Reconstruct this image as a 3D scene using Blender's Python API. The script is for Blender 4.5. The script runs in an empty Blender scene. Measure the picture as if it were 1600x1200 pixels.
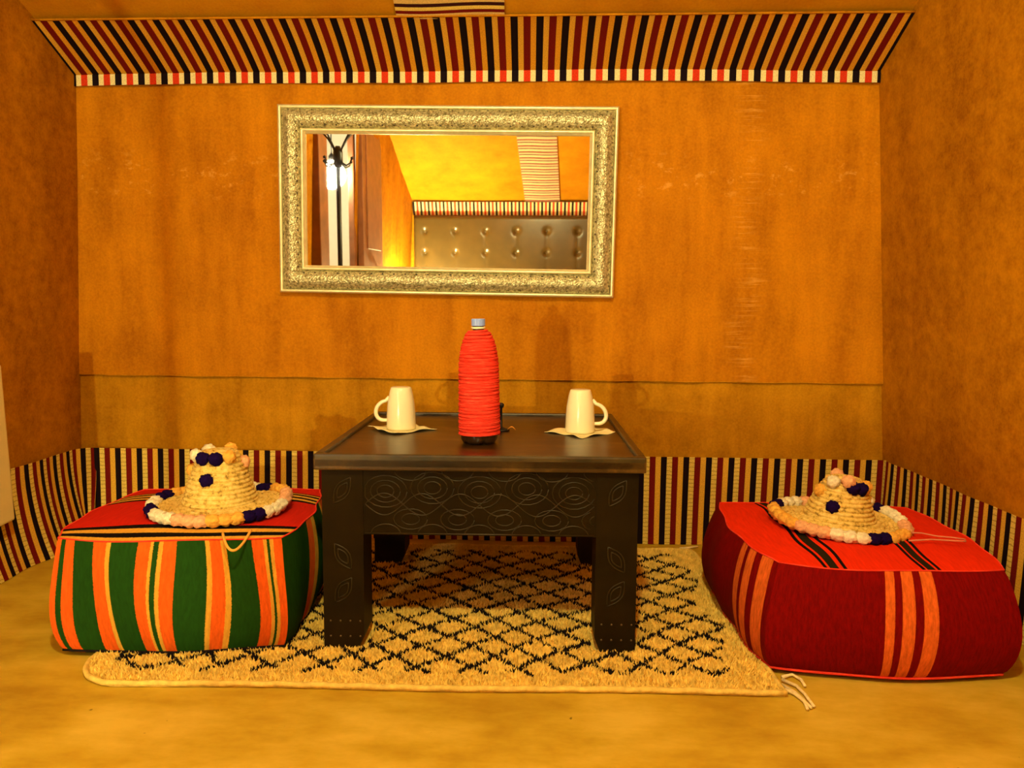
import bpy, bmesh, math, random
import numpy as np
from mathutils import Vector, Matrix
PI = math.pi
rnd = random.Random(7)
sc = bpy.context.scene
COL = sc.collection

# ------------------------------------------------------------------ camera
F = 1218.0; CAM_H = 0.70
YAW = math.atan(0.045); ROLL = 0.0075; PITCH = math.atan(120 / F)
cam_d = bpy.data.cameras.new('camera'); cam = bpy.data.objects.new('camera', cam_d); COL.objects.link(cam)
cam_d.sensor_width = 36.0; cam_d.lens = F / 1600 * 36.0; cam_d.clip_start = 0.02
RM = Matrix.Rotation(YAW, 4, 'Z') @ Matrix.Rotation(PI / 2 - PITCH, 4, 'X') @ Matrix.Rotation(ROLL, 4, 'Z')
cam.matrix_world = Matrix.Translation((0, 0, CAM_H)) @ RM
sc.camera = cam
# ------------------------------------------------------------------ world, exposure
w = bpy.data.worlds.new('world'); sc.world = w; w.use_nodes = True
w.node_tree.nodes['Background'].inputs[0].default_value = (1.0, 0.8, 0.5, 1)
w.node_tree.nodes['Background'].inputs[1].default_value = 0.05
vs = sc.view_settings
vs.view_transform = 'Standard'; vs.look = 'None'; vs.gamma = 1.0; vs.use_curve_mapping = False
vs.exposure = 0.9
LAMP_A = 760.0     # hanging bulb under the ridge, above the camera
LAMP_B = 55.0     # globe inside the doorway (seen in the mirror)
LAMP_C = 3000.0     # low bedside globe at the rear left
WARM = (1.0, 0.88, 0.40)

# ------------------------------------------------------------------ helpers
def ray(px, py):
    return RM.to_3x3() @ Vector(((px - 800) / F, (600 - py) / F, -1))
def onz(px, py, z=0.0):
    d = ray(px, py); return Vector((0, 0, CAM_H)) + d * ((z - CAM_H) / d.z)
def ony(px, py, y):
    d = ray(px, py); return Vector((0, 0, CAM_H)) + d * (y / d.y)

class MB:
    """collects geometry for one mesh object"""
    def __init__(s): s.v = []; s.f = []; s.uv = []; s.sm = []
    def add(s, verts, faces, smooth=False, uvs=None):
        o = len(s.v); s.v += [tuple(p) for p in verts]
        for f in faces:
            s.f.append(tuple(i + o for i in f)); s.sm.append(smooth)
            s.uv.append([uvs[i] for i in f] if uvs else [(0, 0)] * len(f))
        return s
    def box(s, x0, x1, y0, y1, z0, z1, b=0.0, mtx=None):
        if b <= 0:
            P = [(x, y, z) for z in (z0, z1) for y in (y0, y1) for x in (x0, x1)]
            Fc = [(0, 2, 3, 1), (4, 5, 7, 6), (0, 1, 5, 4), (2, 6, 7, 3), (0, 4, 6, 2), (1, 3, 7, 5)]
        else:
            bm = bmesh.new(); bmesh.ops.create_cube(bm, size=1.0)
            for v in bm.verts:
                v.co = Vector(((x0 + x1) / 2 + v.co.x * (x1 - x0), (y0 + y1) / 2 + v.co.y * (y1 - y0), (z0 + z1) / 2 + v.co.z * (z1 - z0)))
            bmesh.ops.bevel(bm, geom=list(bm.edges), offset=b, segments=2, affect='EDGES', profile=0.6)
            bm.verts.index_update()
            P = [tuple(v.co) for v in bm.verts]; Fc = [tuple(v.index for v in f.verts) for f in bm.faces]; bm.free()
        if mtx: P = [tuple(mtx @ Vector(p)) for p in P]
        return s.add(P, Fc)
    def tube(s, pts, r, n=8, closed=False, smooth=True):
        pts = [Vector(p) for p in pts]; m = len(pts)
        rr = r if isinstance(r, (list, tuple)) else [r] * m
        rings = []; nrm = None
        for i, p in enumerate(pts):
            if closed: t = pts[(i + 1) % m] - pts[i - 1]
            else: t = pts[min(i + 1, m - 1)] - pts[max(i - 1, 0)]
            t.normalize()
            if nrm is None:
                nrm = t.orthogonal().normalized()
            else:
                nrm = (nrm - t * nrm.dot(t))
                nrm = nrm.normalized() if nrm.length > 1e-6 else t.orthogonal().normalized()
            b = t.cross(nrm)
            rings.append([p + (nrm * math.cos(2 * PI * k / n) + b * math.sin(2 * PI * k / n)) * rr[i] for k in range(n)])
        V = [q for R_ in rings for q in R_]; Fc = []
        for i in range(m if closed else m - 1):
            j = (i + 1) % m
            for k in range(n):
                Fc.append((i * n + k, i * n + (k + 1) % n, j * n + (k + 1) % n, j * n + k))
        if not closed:
            Fc.append(tuple(range(n - 1, -1, -1))); Fc.append(tuple((m - 1) * n + k for k in range(n)))
        return s.add(V, Fc, smooth)
    def lathe(s, prof, n=32, c=(0, 0, 0), smooth=True, capb=True, capt=True):
        V = []; Fc = []; m = len(prof)
        for r, z in prof:
            for k in range(n):
                a = 2 * PI * k / n; V.append((c[0] + r * math.cos(a), c[1] + r * math.sin(a), c[2] + z))
        for i in range(m - 1):
            for k in range(n):
                Fc.append((i * n + k, i * n + (k + 1) % n, (i + 1) * n + (k + 1) % n, (i + 1) * n + k))
        if capb: Fc.append(tuple(range(n - 1, -1, -1)))
        if capt: Fc.append(tuple((m - 1) * n + k for k in range(n)))
        return s.add(V, Fc, smooth)
    def grid(s, fn, nu, nv, smooth=True, uvfn=None):
        V = []; U = []
        for j in range(nv + 1):
            for i in range(nu + 1):
                V.append(fn(i / nu, j / nv)); U.append(uvfn(i / nu, j / nv) if uvfn else (i / nu, j / nv))
        Fc = [(j * (nu + 1) + i, j * (nu + 1) + i + 1, (j + 1) * (nu + 1) + i + 1, (j + 1) * (nu + 1) + i) for j in range(nv) for i in range(nu)]
        return s.add(V, Fc, smooth, U)
    def sphere(s, c, r, n=16, m=8, sc3=(1, 1, 1)):
        return s.grid(lambda u, v: (c[0] + r * sc3[0] * math.sin(PI * v) * math.cos(2 * PI * u), c[1] + r * sc3[1] * math.sin(PI * v) * math.sin(2 * PI * u), c[2] - r * sc3[2] * math.cos(PI * v)), n, m)
    def build(s, name, mat, parent=None, loc=None, rot=None):
        me = bpy.data.meshes.new(name); me.from_pydata(s.v, [], s.f)
        uvl = me.uv_layers.new(name='UVMap')
        flat = [c for f in s.uv for uv in f for c in uv]
        uvl.data.foreach_set('uv', flat)
        me.polygons.foreach_set('use_smooth', s.sm)
        me.materials.append(mat); me.update()
        o = bpy.data.objects.new(name, me); COL.objects.link(o)
        if parent: o.parent = parent
        if loc: o.location = loc
        if rot: o.rotation_euler = rot
        return o

def empty(name, loc, rot=(0, 0, 0)):
    o = bpy.data.objects.new(name, None); COL.objects.link(o); o.location = loc; o.rotation_euler = rot
    o.empty_display_size = 0.05; return o
def tag(o, label=None, cat=None, group=None, kind=None):
    if label: o['label'] = label
    if cat: o['category'] = cat
    if group: o['group'] = group
    if kind: o['kind'] = kind
    return o

# ------------------------------------------------------------------ materials
class N:
    """tiny node helper"""
    def __init__(s, name, rough=0.8, **kw):
        s.m = bpy.data.materials.new(name); s.m.use_nodes = True; s.t = s.m.node_tree
        s.b = s.t.nodes['Principled BSDF']; s.b.inputs['Roughness'].default_value = rough
        for k, v in kw.items(): s.b.inputs[k.replace('_', ' ')].default_value = v
    def n(s, typ, **kw):
        q = s.t.nodes.new(typ)
        for k, v in kw.items(): setattr(q, k, v)
        return q
    def L(s, a, b): s.t.links.new(a, b)
    def coord(s, kind='Object', scale=(1, 1, 1)):
        tc = s.n('ShaderNodeTexCoord'); mp = s.n('ShaderNodeMapping'); mp.inputs['Scale'].default_value = scale
        s.L(tc.outputs[kind], mp.inputs['Vector']); return mp.outputs[0]
    def noise(s, vec, scale, detail=4, rough=0.55):
        q = s.n('ShaderNodeTexNoise'); q.inputs['Scale'].default_value = scale; q.inputs['Detail'].default_value = detail
        q.inputs['Roughness'].default_value = rough
        s.L(vec, q.inputs['Vector']); return q.outputs['Fac']
    def ramp(s, fac, stops, const=False):
        q = s.n('ShaderNodeValToRGB'); e = q.color_ramp.elements
        q.color_ramp.interpolation = 'CONSTANT' if const else 'LINEAR'
        while len(e) > 1: e.remove(e[-1])
        for i, (p, c) in enumerate(stops):
            el = e[0] if i == 0 else e.new(p)
            el.position = p; el.color = (*c, 1) if len(c) == 3 else c
        s.L(fac, q.inputs[0]); return q.outputs[0]
    def mix(s, a, b, fac, typ='MIX'):
        q = s.n('ShaderNodeMix', data_type='RGBA', blend_type=typ)
        for sock, v in ((q.inputs[0], fac), (q.inputs[6], a), (q.inputs[7], b)):
            if isinstance(v, (int, float)): sock.default_value = v
            elif isinstance(v, tuple): sock.default_value = (*v, 1)
            else: s.L(v, sock)
        return q.outputs[2]
    def math(s, op, a, b=None):
        q = s.n('ShaderNodeMath', operation=op)
        for i, v in enumerate((a, b)):
            if v is None: continue
            if isinstance(v, (int, float)): q.inputs[i].default_value = v
            else: s.L(v, q.inputs[i])
        return q.outputs[0]
    def col(s, c): 
        if isinstance(c, tuple): s.b.inputs['Base Color'].default_value = (*c, 1)
        else: s.L(c, s.b.inputs['Base Color'])
        return s
    def bump(s, fac, strength=0.3, dist=0.002):
        q = s.n('ShaderNodeBump'); q.inputs['Strength'].default_value = strength; q.inputs['Distance'].default_value = dist
        s.L(fac, q.inputs['Height']); s.L(q.outputs[0], s.b.inputs['Normal']); return s
    def uvx(s):
        tc = s.n('ShaderNodeTexCoord'); sp = s.n('ShaderNodeSeparateXYZ'); s.L(tc.outputs['UV'], sp.inputs[0]); return sp.outputs

def plain(name, c, rough=0.7, var=0.12, scale=30, bump=0.0, **kw):
    m = N(name, rough, **kw); v = m.coord()
    if rough > .85: m.b.inputs['Specular IOR Level'].default_value = 0.05
    f = m.noise(v, scale)
    lo = tuple(x * (1 - var) for x in c); hi = tuple(min(1, x * (1 + var)) for x in c)
    m.col(m.ramp(f, [(0.3, lo), (0.7, hi)]))
    if bump: m.bump(m.noise(v, scale * 4), bump)
    return m.m

def fabric_wall(name, c_lo, c_hi, streak=(8, 8, 1.2), sheen=0.08, marks=False, mott=12):
    m = N(name, 0.7); m.b.inputs['Specular IOR Level'].default_value = sheen
    v = m.coord('Object', streak); v2 = m.coord('Object')
    f1 = m.noise(v, 1.6, 5, 0.6); f2 = m.noise(v2, mott, 6, 0.65); f3 = m.noise(v2, 160, 3)
    f = m.math('ADD', m.math('MULTIPLY', f1, 0.42), m.math('ADD', m.math('MULTIPLY', f2, 0.36), m.math('MULTIPLY', f3, 0.22)))
    c = m.ramp(f, [(0.38, c_lo), (0.61, c_hi)])
    if marks:
        # rubbed pale scratches running sideways in two vertical creases, and faint hand marks
        va = m.coord('Object', (6, 1, 95)); sx = m.noise(va, 1.5, 4, 0.7)
        msk = m.ramp(sx, [(0.52, (0, 0, 0)), (0.68, (1, 1, 1))])
        tc = m.n('ShaderNodeTexCoord'); sp = m.n('ShaderNodeSeparateXYZ'); m.L(tc.outputs['Object'], sp.inputs[0])
        wob = m.math('MULTIPLY', m.noise(v2, 4, 2), 0.16)
        d = m.math('ABSOLUTE', m.math('SUBTRACT', m.math('ADD', sp.outputs[0], wob), 0.655))
        band = m.ramp(d, [(0.0, (0.55,) * 3), (0.06, (0, 0, 0))])
        vb = m.coord('Object', (9, 1, 14)); hm = m.noise(vb, 2.2, 6, 0.75)
        hz = m.ramp(m.math('ABSOLUTE', m.math('SUBTRACT', sp.outputs[2], 1.075)), [(0.02, (0.45,) * 3), (0.09, (0, 0, 0))])
        hmk = m.mix((0, 0, 0), m.ramp(hm, [(0.56, (0, 0, 0)), (0.64, (1, 1, 1))]), hz)
        c = m.mix(c, (0.80, 0.42, 0.07), m.mix((0, 0, 0), msk, band, 'MIX'))
        c = m.mix(c, (0.80, 0.42, 0.07), hmk)
    m.col(c)
    weave = m.coord('Object', (260, 260, 260))
    m.bump(m.math('ADD', m.noise(weave, 1.0, 2), m.math('MULTIPLY', f2, 2.0)), 0.25, 0.002)
    return m.m

BLACK = (0.012, 0.006, 0.010); DRED = (0.20, 0.010, 0.006); CREAM = (0.95, 0.74, 0.17); GOLD = (0.92, 0.54, 0.06)
def striped(name, period, bands, tick=None, axis=0, rough=0.85, jag=0.0, noise_amt=0.25):
    """bands: list of (start fraction, colour); u in metres"""
    m = N(name, rough); m.b.inputs['Specular IOR Level'].default_value = 0.06
    uv = m.uvx(); u = uv[axis]; other = uv[1 - axis]
    v2 = m.coord('UV')
    if jag: u = m.math('ADD', u, m.math('MULTIPLY', m.math('SUBTRACT', m.noise(v2, 130, 3), 0.5), jag))
    fr = m.math('FRACT', m.math('DIVIDE', u, period)) if period else u
    c = m.ramp(fr, bands, True)
    if tick:
        a, b, tp, tcol = tick
        inb = m.math('MULTIPLY', m.math('GREATER_THAN', fr, a), m.math('LESS_THAN', fr, b))
        tk = m.math('LESS_THAN', m.math('FRACT', m.math('ADD', m.math('DIVIDE', other, tp), m.math('MULTIPLY', m.noise(v2, 25), 1.2))), 0.22)
        c = m.mix(c, tcol, m.math('MULTIPLY', m.math('MULTIPLY', inb, tk), 0.6))
    nz = m.noise(v2 if period else m.coord('UV', (9, 1, 1)), 320 if period else 9, 5, .7)
    c = m.mix(c, m.ramp(nz, [(0.3, (1 - noise_amt * 2,) * 3), (0.7, (1, 1, 1))]), 1.0, 'MULTIPLY')
    m.col(c); m.bump(m.noise(m.coord('UV', (1, 1, 1)), 500, 2), 0.3, 0.001)
    return m.m

ORW_LO, ORW_HI = (0.33, 0.110, 0.001), (0.58, 0.225, 0.003)
M = {}
M['wall_up'] = fabric_wall('velvet_upper', ORW_LO, ORW_HI, marks=True, mott=5)
M['wall_low'] = fabric_wall('velvet_lower', (0.30, 0.122, 0.001), (0.55, 0.255, 0.006))
M['wall_side'] = fabric_wall('felt_side', (0.25, 0.085, 0.001), (0.50, 0.205, 0.003), streak=(3, 3, 1.5), mott=30)
M['ceil'] = fabric_wall('felt_ceiling', (0.40, 0.15, 0.003), (0.56, 0.25, 0.006), streak=(2, 2, 2), mott=8)
m = N('floor_plaster', 0.5); v = m.coord('Object'); f1 = m.noise(v, 2.2, 6, 0.6); f2 = m.noise(m.coord('Object', (1, 2.2, 1)), 5, 6, 0.62)
c = m.ramp(m.math('ADD', m.math('MULTIPLY', f1, 0.5), m.math('MULTIPLY', f2, 0.5)), [(0.39, (0.40, 0.240, 0.012)), (0.5, (0.53, 0.36, 0.025)), (0.61, (0.66, 0.47, 0.06))])
spots = m.ramp(m.noise(v, 34, 2), [(0.235, (0.35,) * 3), (0.265, (1, 1, 1))])
m.col(m.mix(c, spots, 1.0, 'MULTIPLY')); m.b.inputs['Specular IOR Level'].default_value = 0.3
m.bump(f2, 0.15, 0.004); M['floor'] = m.m
M['stripe'] = striped('woven_stripe', 0.066, [(0.0, BLACK), (0.26, CREAM), (0.50, DRED), (0.76, GOLD)], tick=(0.26, 0.50, 0.012, (0.42, 0.26, 0.05)))
M['stripe_val'] = striped('valance_stripe', 0.0686, [(0.0, BLACK), (0.28, GOLD), (0.50, DRED), (0.78, (0.92, 0.46, 0.03))])
M['stripe_edge'] = striped('valance_edging', 0.0686, [(0.0, BLACK), (0.28, (0.95, 0.85, 0.45)), (0.50, (0.75, 0.05, 0.015)), (0.78, (0.95, 0.85, 0.45))])
M['stripe_strip'] = striped('ceiling_strip_stripe', 0.052, [(0.0, (0.85, 0.62, 0.22)), (0.34, DRED), (0.55, CREAM), (0.78, (0.05, 0.01, 0.012))], axis=1)
M['stripe_rear'] = striped('ceiling_rear_stripe', 0.085, [(0.0, (0.80, 0.50, 0.30)), (0.28, (0.10, 0.03, 0.05)), (0.42, (0.85, 0.60, 0.34)), (0.78, (0.30, 0.07, 0.06))], axis=1)
M['wood'] = plain('door_wood', (0.20, 0.075, 0.028), 0.5, 0.25, 12)
M['white'] = plain('white_plaster', (0.85, 0.82, 0.70), 0.8, 0.03)
M['cream'] = plain('cream_enamel', (0.78, 0.66, 0.30), 0.4, 0.03)
M['iron'] = plain('black_iron', (0.02, 0.02, 0.022), 0.45, 0.2, 40, Metallic=0.6)
m = N('sparkle_brass', 0.42, Metallic=0.55); v = m.coord(); vo = m.n('ShaderNodeTexVoronoi'); vo.inputs['Scale'].default_value = 210; m.L(v, vo.inputs['Vector'])
m.col(m.ramp(m.noise(v, 130, 4, .7), [(0.36, (0.20, 0.18, 0.07)), (0.62, (0.78, 0.77, 0.50))])); m.bump(vo.outputs['Distance'], 0.8, 0.002); M['brass'] = m.m  # pale and dark grain in the colour imitates sparkle on the embossed metal
M['brass_rim'] = plain('brass_rim', (0.86, 0.80, 0.50), 0.32, 0.12, 40, Metallic=0.5)
M['rivet'] = plain('dark_rivet', (0.05, 0.04, 0.02), 0.5, 0.2)
m = N('mirror_glass', 0.015, Metallic=1.0); sv = m.coord('Object', (14, 14, 3)); sm_ = m.ramp(m.noise(sv, 2, 5, 0.7), [(0.60, (0.93, 0.93, 0.90)), (0.78, (0.88, 0.88, 0.86))]); m.col(sm_); M['mirror'] = m.m
m = N('dark_table_paint', 0.5); m.b.inputs['Specular IOR Level'].default_value = 0.12; v = m.coord(); f = m.noise(v, 9, 6, 0.7)
c = m.ramp(f, [(0.3, (0.007, 0.0045, 0.0010)), (0.7, (0.017, 0.011, 0.0022))])
wr = m.ramp(m.noise(m.coord('Object', (3, 3, 3)), 14, 8, 0.8), [(0.66, (0, 0, 0)), (0.76, (0.5, 0.5, 0.5))])
m.col(m.mix(c, (0.07, 0.040, 0.008), wr)); m.bump(m.noise(v, 70, 4), 0.25, 0.001); M['table'] = m.m
m = N('worn_table_top', 0.32); v = m.coord('Object', (1, 3, 1)); f = m.noise(v, 5, 8, 0.75)
m.col(m.ramp(f, [(0.30, (0.014, 0.006, 0.001)), (0.52, (0.035, 0.016, 0.003)), (0.70, (0.15, 0.075, 0.012))])); m.bump(f, 0.15, 0.002); M['tabletop'] = m.m
M['relief'] = plain('relief_worn_paint', (0.022, 0.016, 0.004), 0.4, 0.3, 25)
M['edge_worn'] = plain('worn_rim_paint', (0.035, 0.022, 0.005), 0.35, 0.7, 14)
M['stud'] = plain('stud_metal', (0.16, 0.12, 0.06), 0.4, 0.2, Metallic=0.7)
M['mug'] = plain('cream_ceramic', (0.86, 0.83, 0.60), 0.22, 0.02)
M['napkin'] = plain('paper_napkin', (0.84, 0.78, 0.44), 0.9, 0.05, 60, 0.2)
m = N('red_cord', 0.8); m.b.inputs['Specular IOR Level'].default_value = 0.1; v = m.coord('Object', (5, 5, 60)); f = m.noise(v, 6, 4, 0.7)
m.col(m.ramp(f, [(0.3, (0.62, 0.022, 0.010)), (0.55, (0.84, 0.055, 0.032)), (0.75, (0.95, 0.17, 0.10))])); m.bump(m.noise(m.coord('Object', (1, 1, 1)), 400, 2), 0.4, 0.001); M['cord'] = m.m
m = N('dark_bottle_plastic', 0.12); m.col((0.035, 0.016, 0.006)); m.b.inputs['Coat Weight'].default_value = 0.5; M['plastic'] = m.m
M['cap'] = plain('pale_blue_cap', (0.24, 0.38, 1.0), 0.35, 0.04)
M['straw_o'] = plain('orange_scrap', (0.75, 0.36, 0.05), 0.7, 0.15)
m = N('plaited_straw', 0.8); v = m.coord(); f = m.noise(v, 90, 4, 0.7)
m.col(m.ramp(f, [(0.32, (0.22, 0.12, 0.015)), (0.46, (0.70, 0.50, 0.11)), (0.7, (0.88, 0.72, 0.28))])); m.bump(f, 0.7, 0.003); M['straw'] = m.m
for k, c in {'navy': (0.010, 0.003, 0.060), 'whitep': (0.90, 0.82, 0.62), 'pink': (0.90, 0.46, 0.25), 'orangep': (0.90, 0.46, 0.08)}.items():
    M[k] = plain('wool_' + k, c, 0.95, 0.25, 160, 0.8)
M['strap_o'] = plain('yellow_strap', (0.82, 0.45, 0.07), 0.8)
M['strap_p'] = plain('pink_strap', (0.60, 0.22, 0.12), 0.8)
M['rug'] = plain('rug_wool', (0.76, 0.56, 0.14), 0.95, 0.2, 70, 0.6)
M['rug_pile'] = plain('rug_pile_cream', (0.82, 0.60, 0.14), 0.95, 0.2, 45, 0.0)
M['rug_black'] = plain('rug_pile_black', (0.012, 0.009, 0.010), 0.95, 0.3, 90)
M['tassel'] = plain('tassel_cotton', (0.82, 0.68, 0.36), 0.9, 0.15, 120)
M['leather'] = plain('bronze_leather', (0.075, 0.046, 0.012), 0.28, 0.15, 8)
M['linen'] = plain('bed_linen', (0.55, 0.42, 0.22), 0.9, 0.06)
def emit(name, c, st):
    m = bpy.data.materials.new(name); m.use_nodes = True; t = m.node_tree; t.nodes.clear()
    e = t.nodes.new('ShaderNodeEmission'); o = t.nodes.new('ShaderNodeOutputMaterial'); e.inputs[0].default_value = (*c, 1); e.inputs[1].default_value = st
    t.links.new(e.outputs[0], o.inputs[0]); return m

# ------------------------------------------------------------------ the room
YB, YR = 2.305, -2.60                      # wall behind the table, wall behind the bed
ZT, SLF, SLR, ZR = 1.367, 0.43, 0.44, 1.476
YRID = (ZT + SLF * YB - ZR + SLR * YR) / (SLF + SLR)
def zceil(y): return ZT + SLF * (YB - y) if y > YRID else ZR + SLR * (y - YR)
def xl(y, z): return -1.443 + 0.039 * z + 0.030 * (YB - y)
def xr(y, z): return 1.007 - 0.065 * z + 0.030 * (YB - y)

b = MB(); b.add([(-2.5, YR - .05, 0), (1.6, YR - .05, 0), (1.6, YB + .05, 0), (-2.5, YB + .05, 0)], [(0, 1, 2, 3)])
tag(b.build('floor', M['floor']), 'ochre polished plaster floor under the rug', 'floor', kind='structure')
def wav(x, z, a=1.0):
    return a * (0.0022 * math.sin(9 * x + 1.3 * math.sin(3 * z)) + 0.0014 * math.sin(23 * x + 2 * z) + 0.0008 * math.sin(51 * x + 5 * math.sin(2 * z)))
ZS = 0.489
b = MB(); b.grid(lambda u, v: ((lambda z: (xl(YB, z) - .02 + u * (xr(YB, z) - xl(YB, z) + .04), YB - .003 + wav(u * 2.4, z), z))(ZS - .004 + v * (ZT - ZS + .03))), 150, 40)
wb = tag(b.build('wall_back', M['wall_up']), 'orange velvet tent wall behind the table with a sewn lower panel', 'wall', kind='structure')
b = MB(); b.grid(lambda u, v: ((lambda z: (xl(YB, z) - .02 + u * (xr(YB, z) - xl(YB, z) + .04), YB + .006 + wav(u * 2.4 + .7, z, .8) * (1 if v < .96 else .4), z))(v * (ZS + .004))), 150, 20)
b.build('lower_panel', M['wall_low'], wb)
b = MB(); b.tube([(xl(YB, ZS) + (xr(YB, ZS) - xl(YB, ZS)) * i / 80, YB - .003 + wav(2.4 * i / 80, ZS), ZS - .003 + .0008 * math.sin(i * .9)) for i in range(81)], 0.0014, 6)
b.build('seam', M['wall_low'], wb)

DY0, DY1, DZ = -0.72, -0.01, 1.95           # doorway in the left wall
def sidewall(fn, y0, y1, z0fn, nu=40, nv=30, amp=1.0, flip=False):
    def p(u, v):
        y = y0 + u * (y1 - y0); z = z0fn(y) + v * (zceil(y) + .01 - z0fn(y))
        return (fn(y, z) + amp * wav(y, z), y, z)
    return p
b = MB()
b.grid(sidewall(xl, DY1, YB + .03, lambda y: 0), 60, 30); b.grid(sidewall(xl, YR, DY0, lambda y: 0), 40, 30); b.grid(sidewall(xl, DY0, DY1, lambda y: DZ), 12, 6)
wl = tag(b.build('wall_left', M['wall_side']), 'brown felt tent wall on the doorway side', 'wall', kind='structure')
b = MB(); b.grid(sidewall(xr, YR - .02, YB + .03, lambda y: 0), 100, 30)
tag(b.build('wall_right', M['wall_side']), 'brown felt tent wall beside the red pouf', 'wall', kind='structure')
b = MB(); b.grid(lambda u, v: ((lambda z: (xl(YR, z) + u * (xr(YR, z) - xl(YR, z)), YR, z))(v * (ZR + .01))), 40, 12)
tag(b.build('wall_front', M['wall_side']), 'orange felt wall behind the headboard, seen in the mirror', 'wall', kind='structure')
b = MB()
def cl(y0, y1):
    return lambda u, v: ((lambda y: ((lambda z: (xl(y, z) - .02 + u * (xr(y, z) - xl(y, z) + .04), y, z + .006 + .004 * math.sin(7 * u + 3 * v)))(zceil(y))))(y0 + v * (y1 - y0)))
b.grid(cl(YB + .02, YRID), 40, 30); b.grid(cl(YRID, YR - .02), 40, 30)
tag(b.build('ceiling', M['ceil']), 'sloping orange felt tent ceiling', 'ceiling', kind='structure')

# striped valance over the back wall
VY = 2.097
def valx(u, y, z): return xl(y, z) + u * (xr(y, z) - xl(y, z))
def sag(u): return 0.007 * math.sin(PI * u) + 0.002 * math.sin(11 * u)
def val(u, v):
    y = YB - .012 + v * (VY - YB + .012); z = ZT + SLF * (YB - .012 - y) - .003 + sag(u) * (1 - v) + .006 * math.sin(PI * v) * math.sin(PI * u * 1.0)
    return (valx(u, y, z), y, z)
b = MB(); b.grid(val, 160, 10, True, lambda u, v: (u * 2.33 + .012, v * .22))
tr = tag(b.build('trim_1', M['stripe_val']), 'striped cloth valance along the ceiling edge above the mirror', 'trim', kind='structure')
b = MB(); b.grid(lambda u, v: (valx(u, YB, 1.35), YB - .014 - .0015 * math.sin(40 * u), ZT - .003 - .031 * (1 - v) + sag(u)), 160, 2, True, lambda u, v: (u * 2.33 + .012, v * .03))
b.build('edging', M['stripe_edge'], tr)
b = MB(); b.tube([Vector(val(i / 60, 1)) + Vector((0, -.002, .002)) for i in range(61)], 0.003, 6); b.build('piping', M['wall_side'], tr)
# striped strip running up and over the ceiling
def strip(y0, y1, x0, x1, wd):
    def p(u, v):
        y = y0 + v * (y1 - y0); xc = x0 + v * (x1 - x0)
        return (xc + (u - .5) * wd, y, zceil(y) - .006 - .002 * math.sin(5 * v + 6 * u))
    return p
b = MB(); L1 = (VY - YRID) * 1.09
b.grid(strip(VY + .006, YRID, -.262, -.165, .282), 8, 40, True, lambda u, v: (u * .28, v * L1 + .001))
t2 = tag(b.build('trim_2', M['stripe_strip']), 'striped cloth strip running across the tent ceiling', 'trim', kind='structure')
b = MB(); b.grid(strip(YRID, YR + .02, -.165, -.06, .31), 8, 40, True, lambda u, v: (u * .28, v * (YRID - YR) * 1.09)); b.build('rear_strip', M['stripe_rear'], t2)
# striped skirts at the foot of the walls
SK = 0.264
def skirt_path():
    pts = []
    for i in range(61):                    # left wall towards the back
        y = -0.02 + i / 60 * (YB - .05 + .02); pts.append((xl(y, .13) + .012, y))
    return pts
def skirt(name, pathfn, length, label, flare=0.0, u0=0.0, wave=0.004):
    b = MB()
    def p(u, v):
        x, y, nx, ny = pathfn(u); off = wave * (1 - .6 * v) * (math.sin(u * length * 34) * .6 + math.sin(u * length * 15 + 1)) + flare * (1 - v) ** 2
        return (x + nx * (.012 + off), y + ny * (.012 + off), .001 + v * (SK - .001))
    b.grid(p, int(length * 90), 8, True, lambda u, v: (u0 + u * length + .006 * (1 - v) * math.sin(u * 9), v * SK))
    return tag(b.build(name, M['stripe']), label, 'trim', kind='structure')
skirt('trim_3', lambda u: (xl(YB, .13) + .06 + u * (xr(YB, .13) - xl(YB, .13) - .065), YB - .006, 0, -1), 2.37, 'striped cloth skirt along the foot of the back wall', 0.004, wave=0.0025)
def lpath(u):
    L1 = YB - DY1 - .07; s = u * (L1 + .094)
    if s < L1:
        y = DY1 + s; return (xl(y, .2 ), y, 1, 0)
    a = (s - L1) / .094 * PI / 2; y = DY1 + L1; c = (xl(y, .2) + .06, y)
    return (c[0] - .06 * math.cos(a), c[1] + .06 * math.sin(a), math.cos(a), -math.sin(a))
skirt('trim_4', lpath, 2.36, 'striped cloth skirt flaring at the foot of the doorway wall', 0.05, u0=.0, wave=0.007)
skirt('trim_5', lambda u: (xr(YB - .02 - u * 4.7, .13), YB - .02 - u * 4.7, -1, 0), 4.7, 'striped cloth skirt along the wall beside the red pouf', 0.008, u0=.02, wave=0.007)
# valance on the wall behind the bed
b = MB(); b.grid(lambda u, v: (xl(YR, 1.4) + .01 + u * (xr(YR, 1.4) - xl(YR, 1.4) - .02), YR + .012 + .05 * v, 1.372 + v * .112), 60, 2, True, lambda u, v: (u * 2.3, v * .1))
tag(b.build('trim_6', M['stripe_edge']), 'striped cloth valance above the headboard, seen in the mirror', 'trim', kind='structure')

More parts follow.
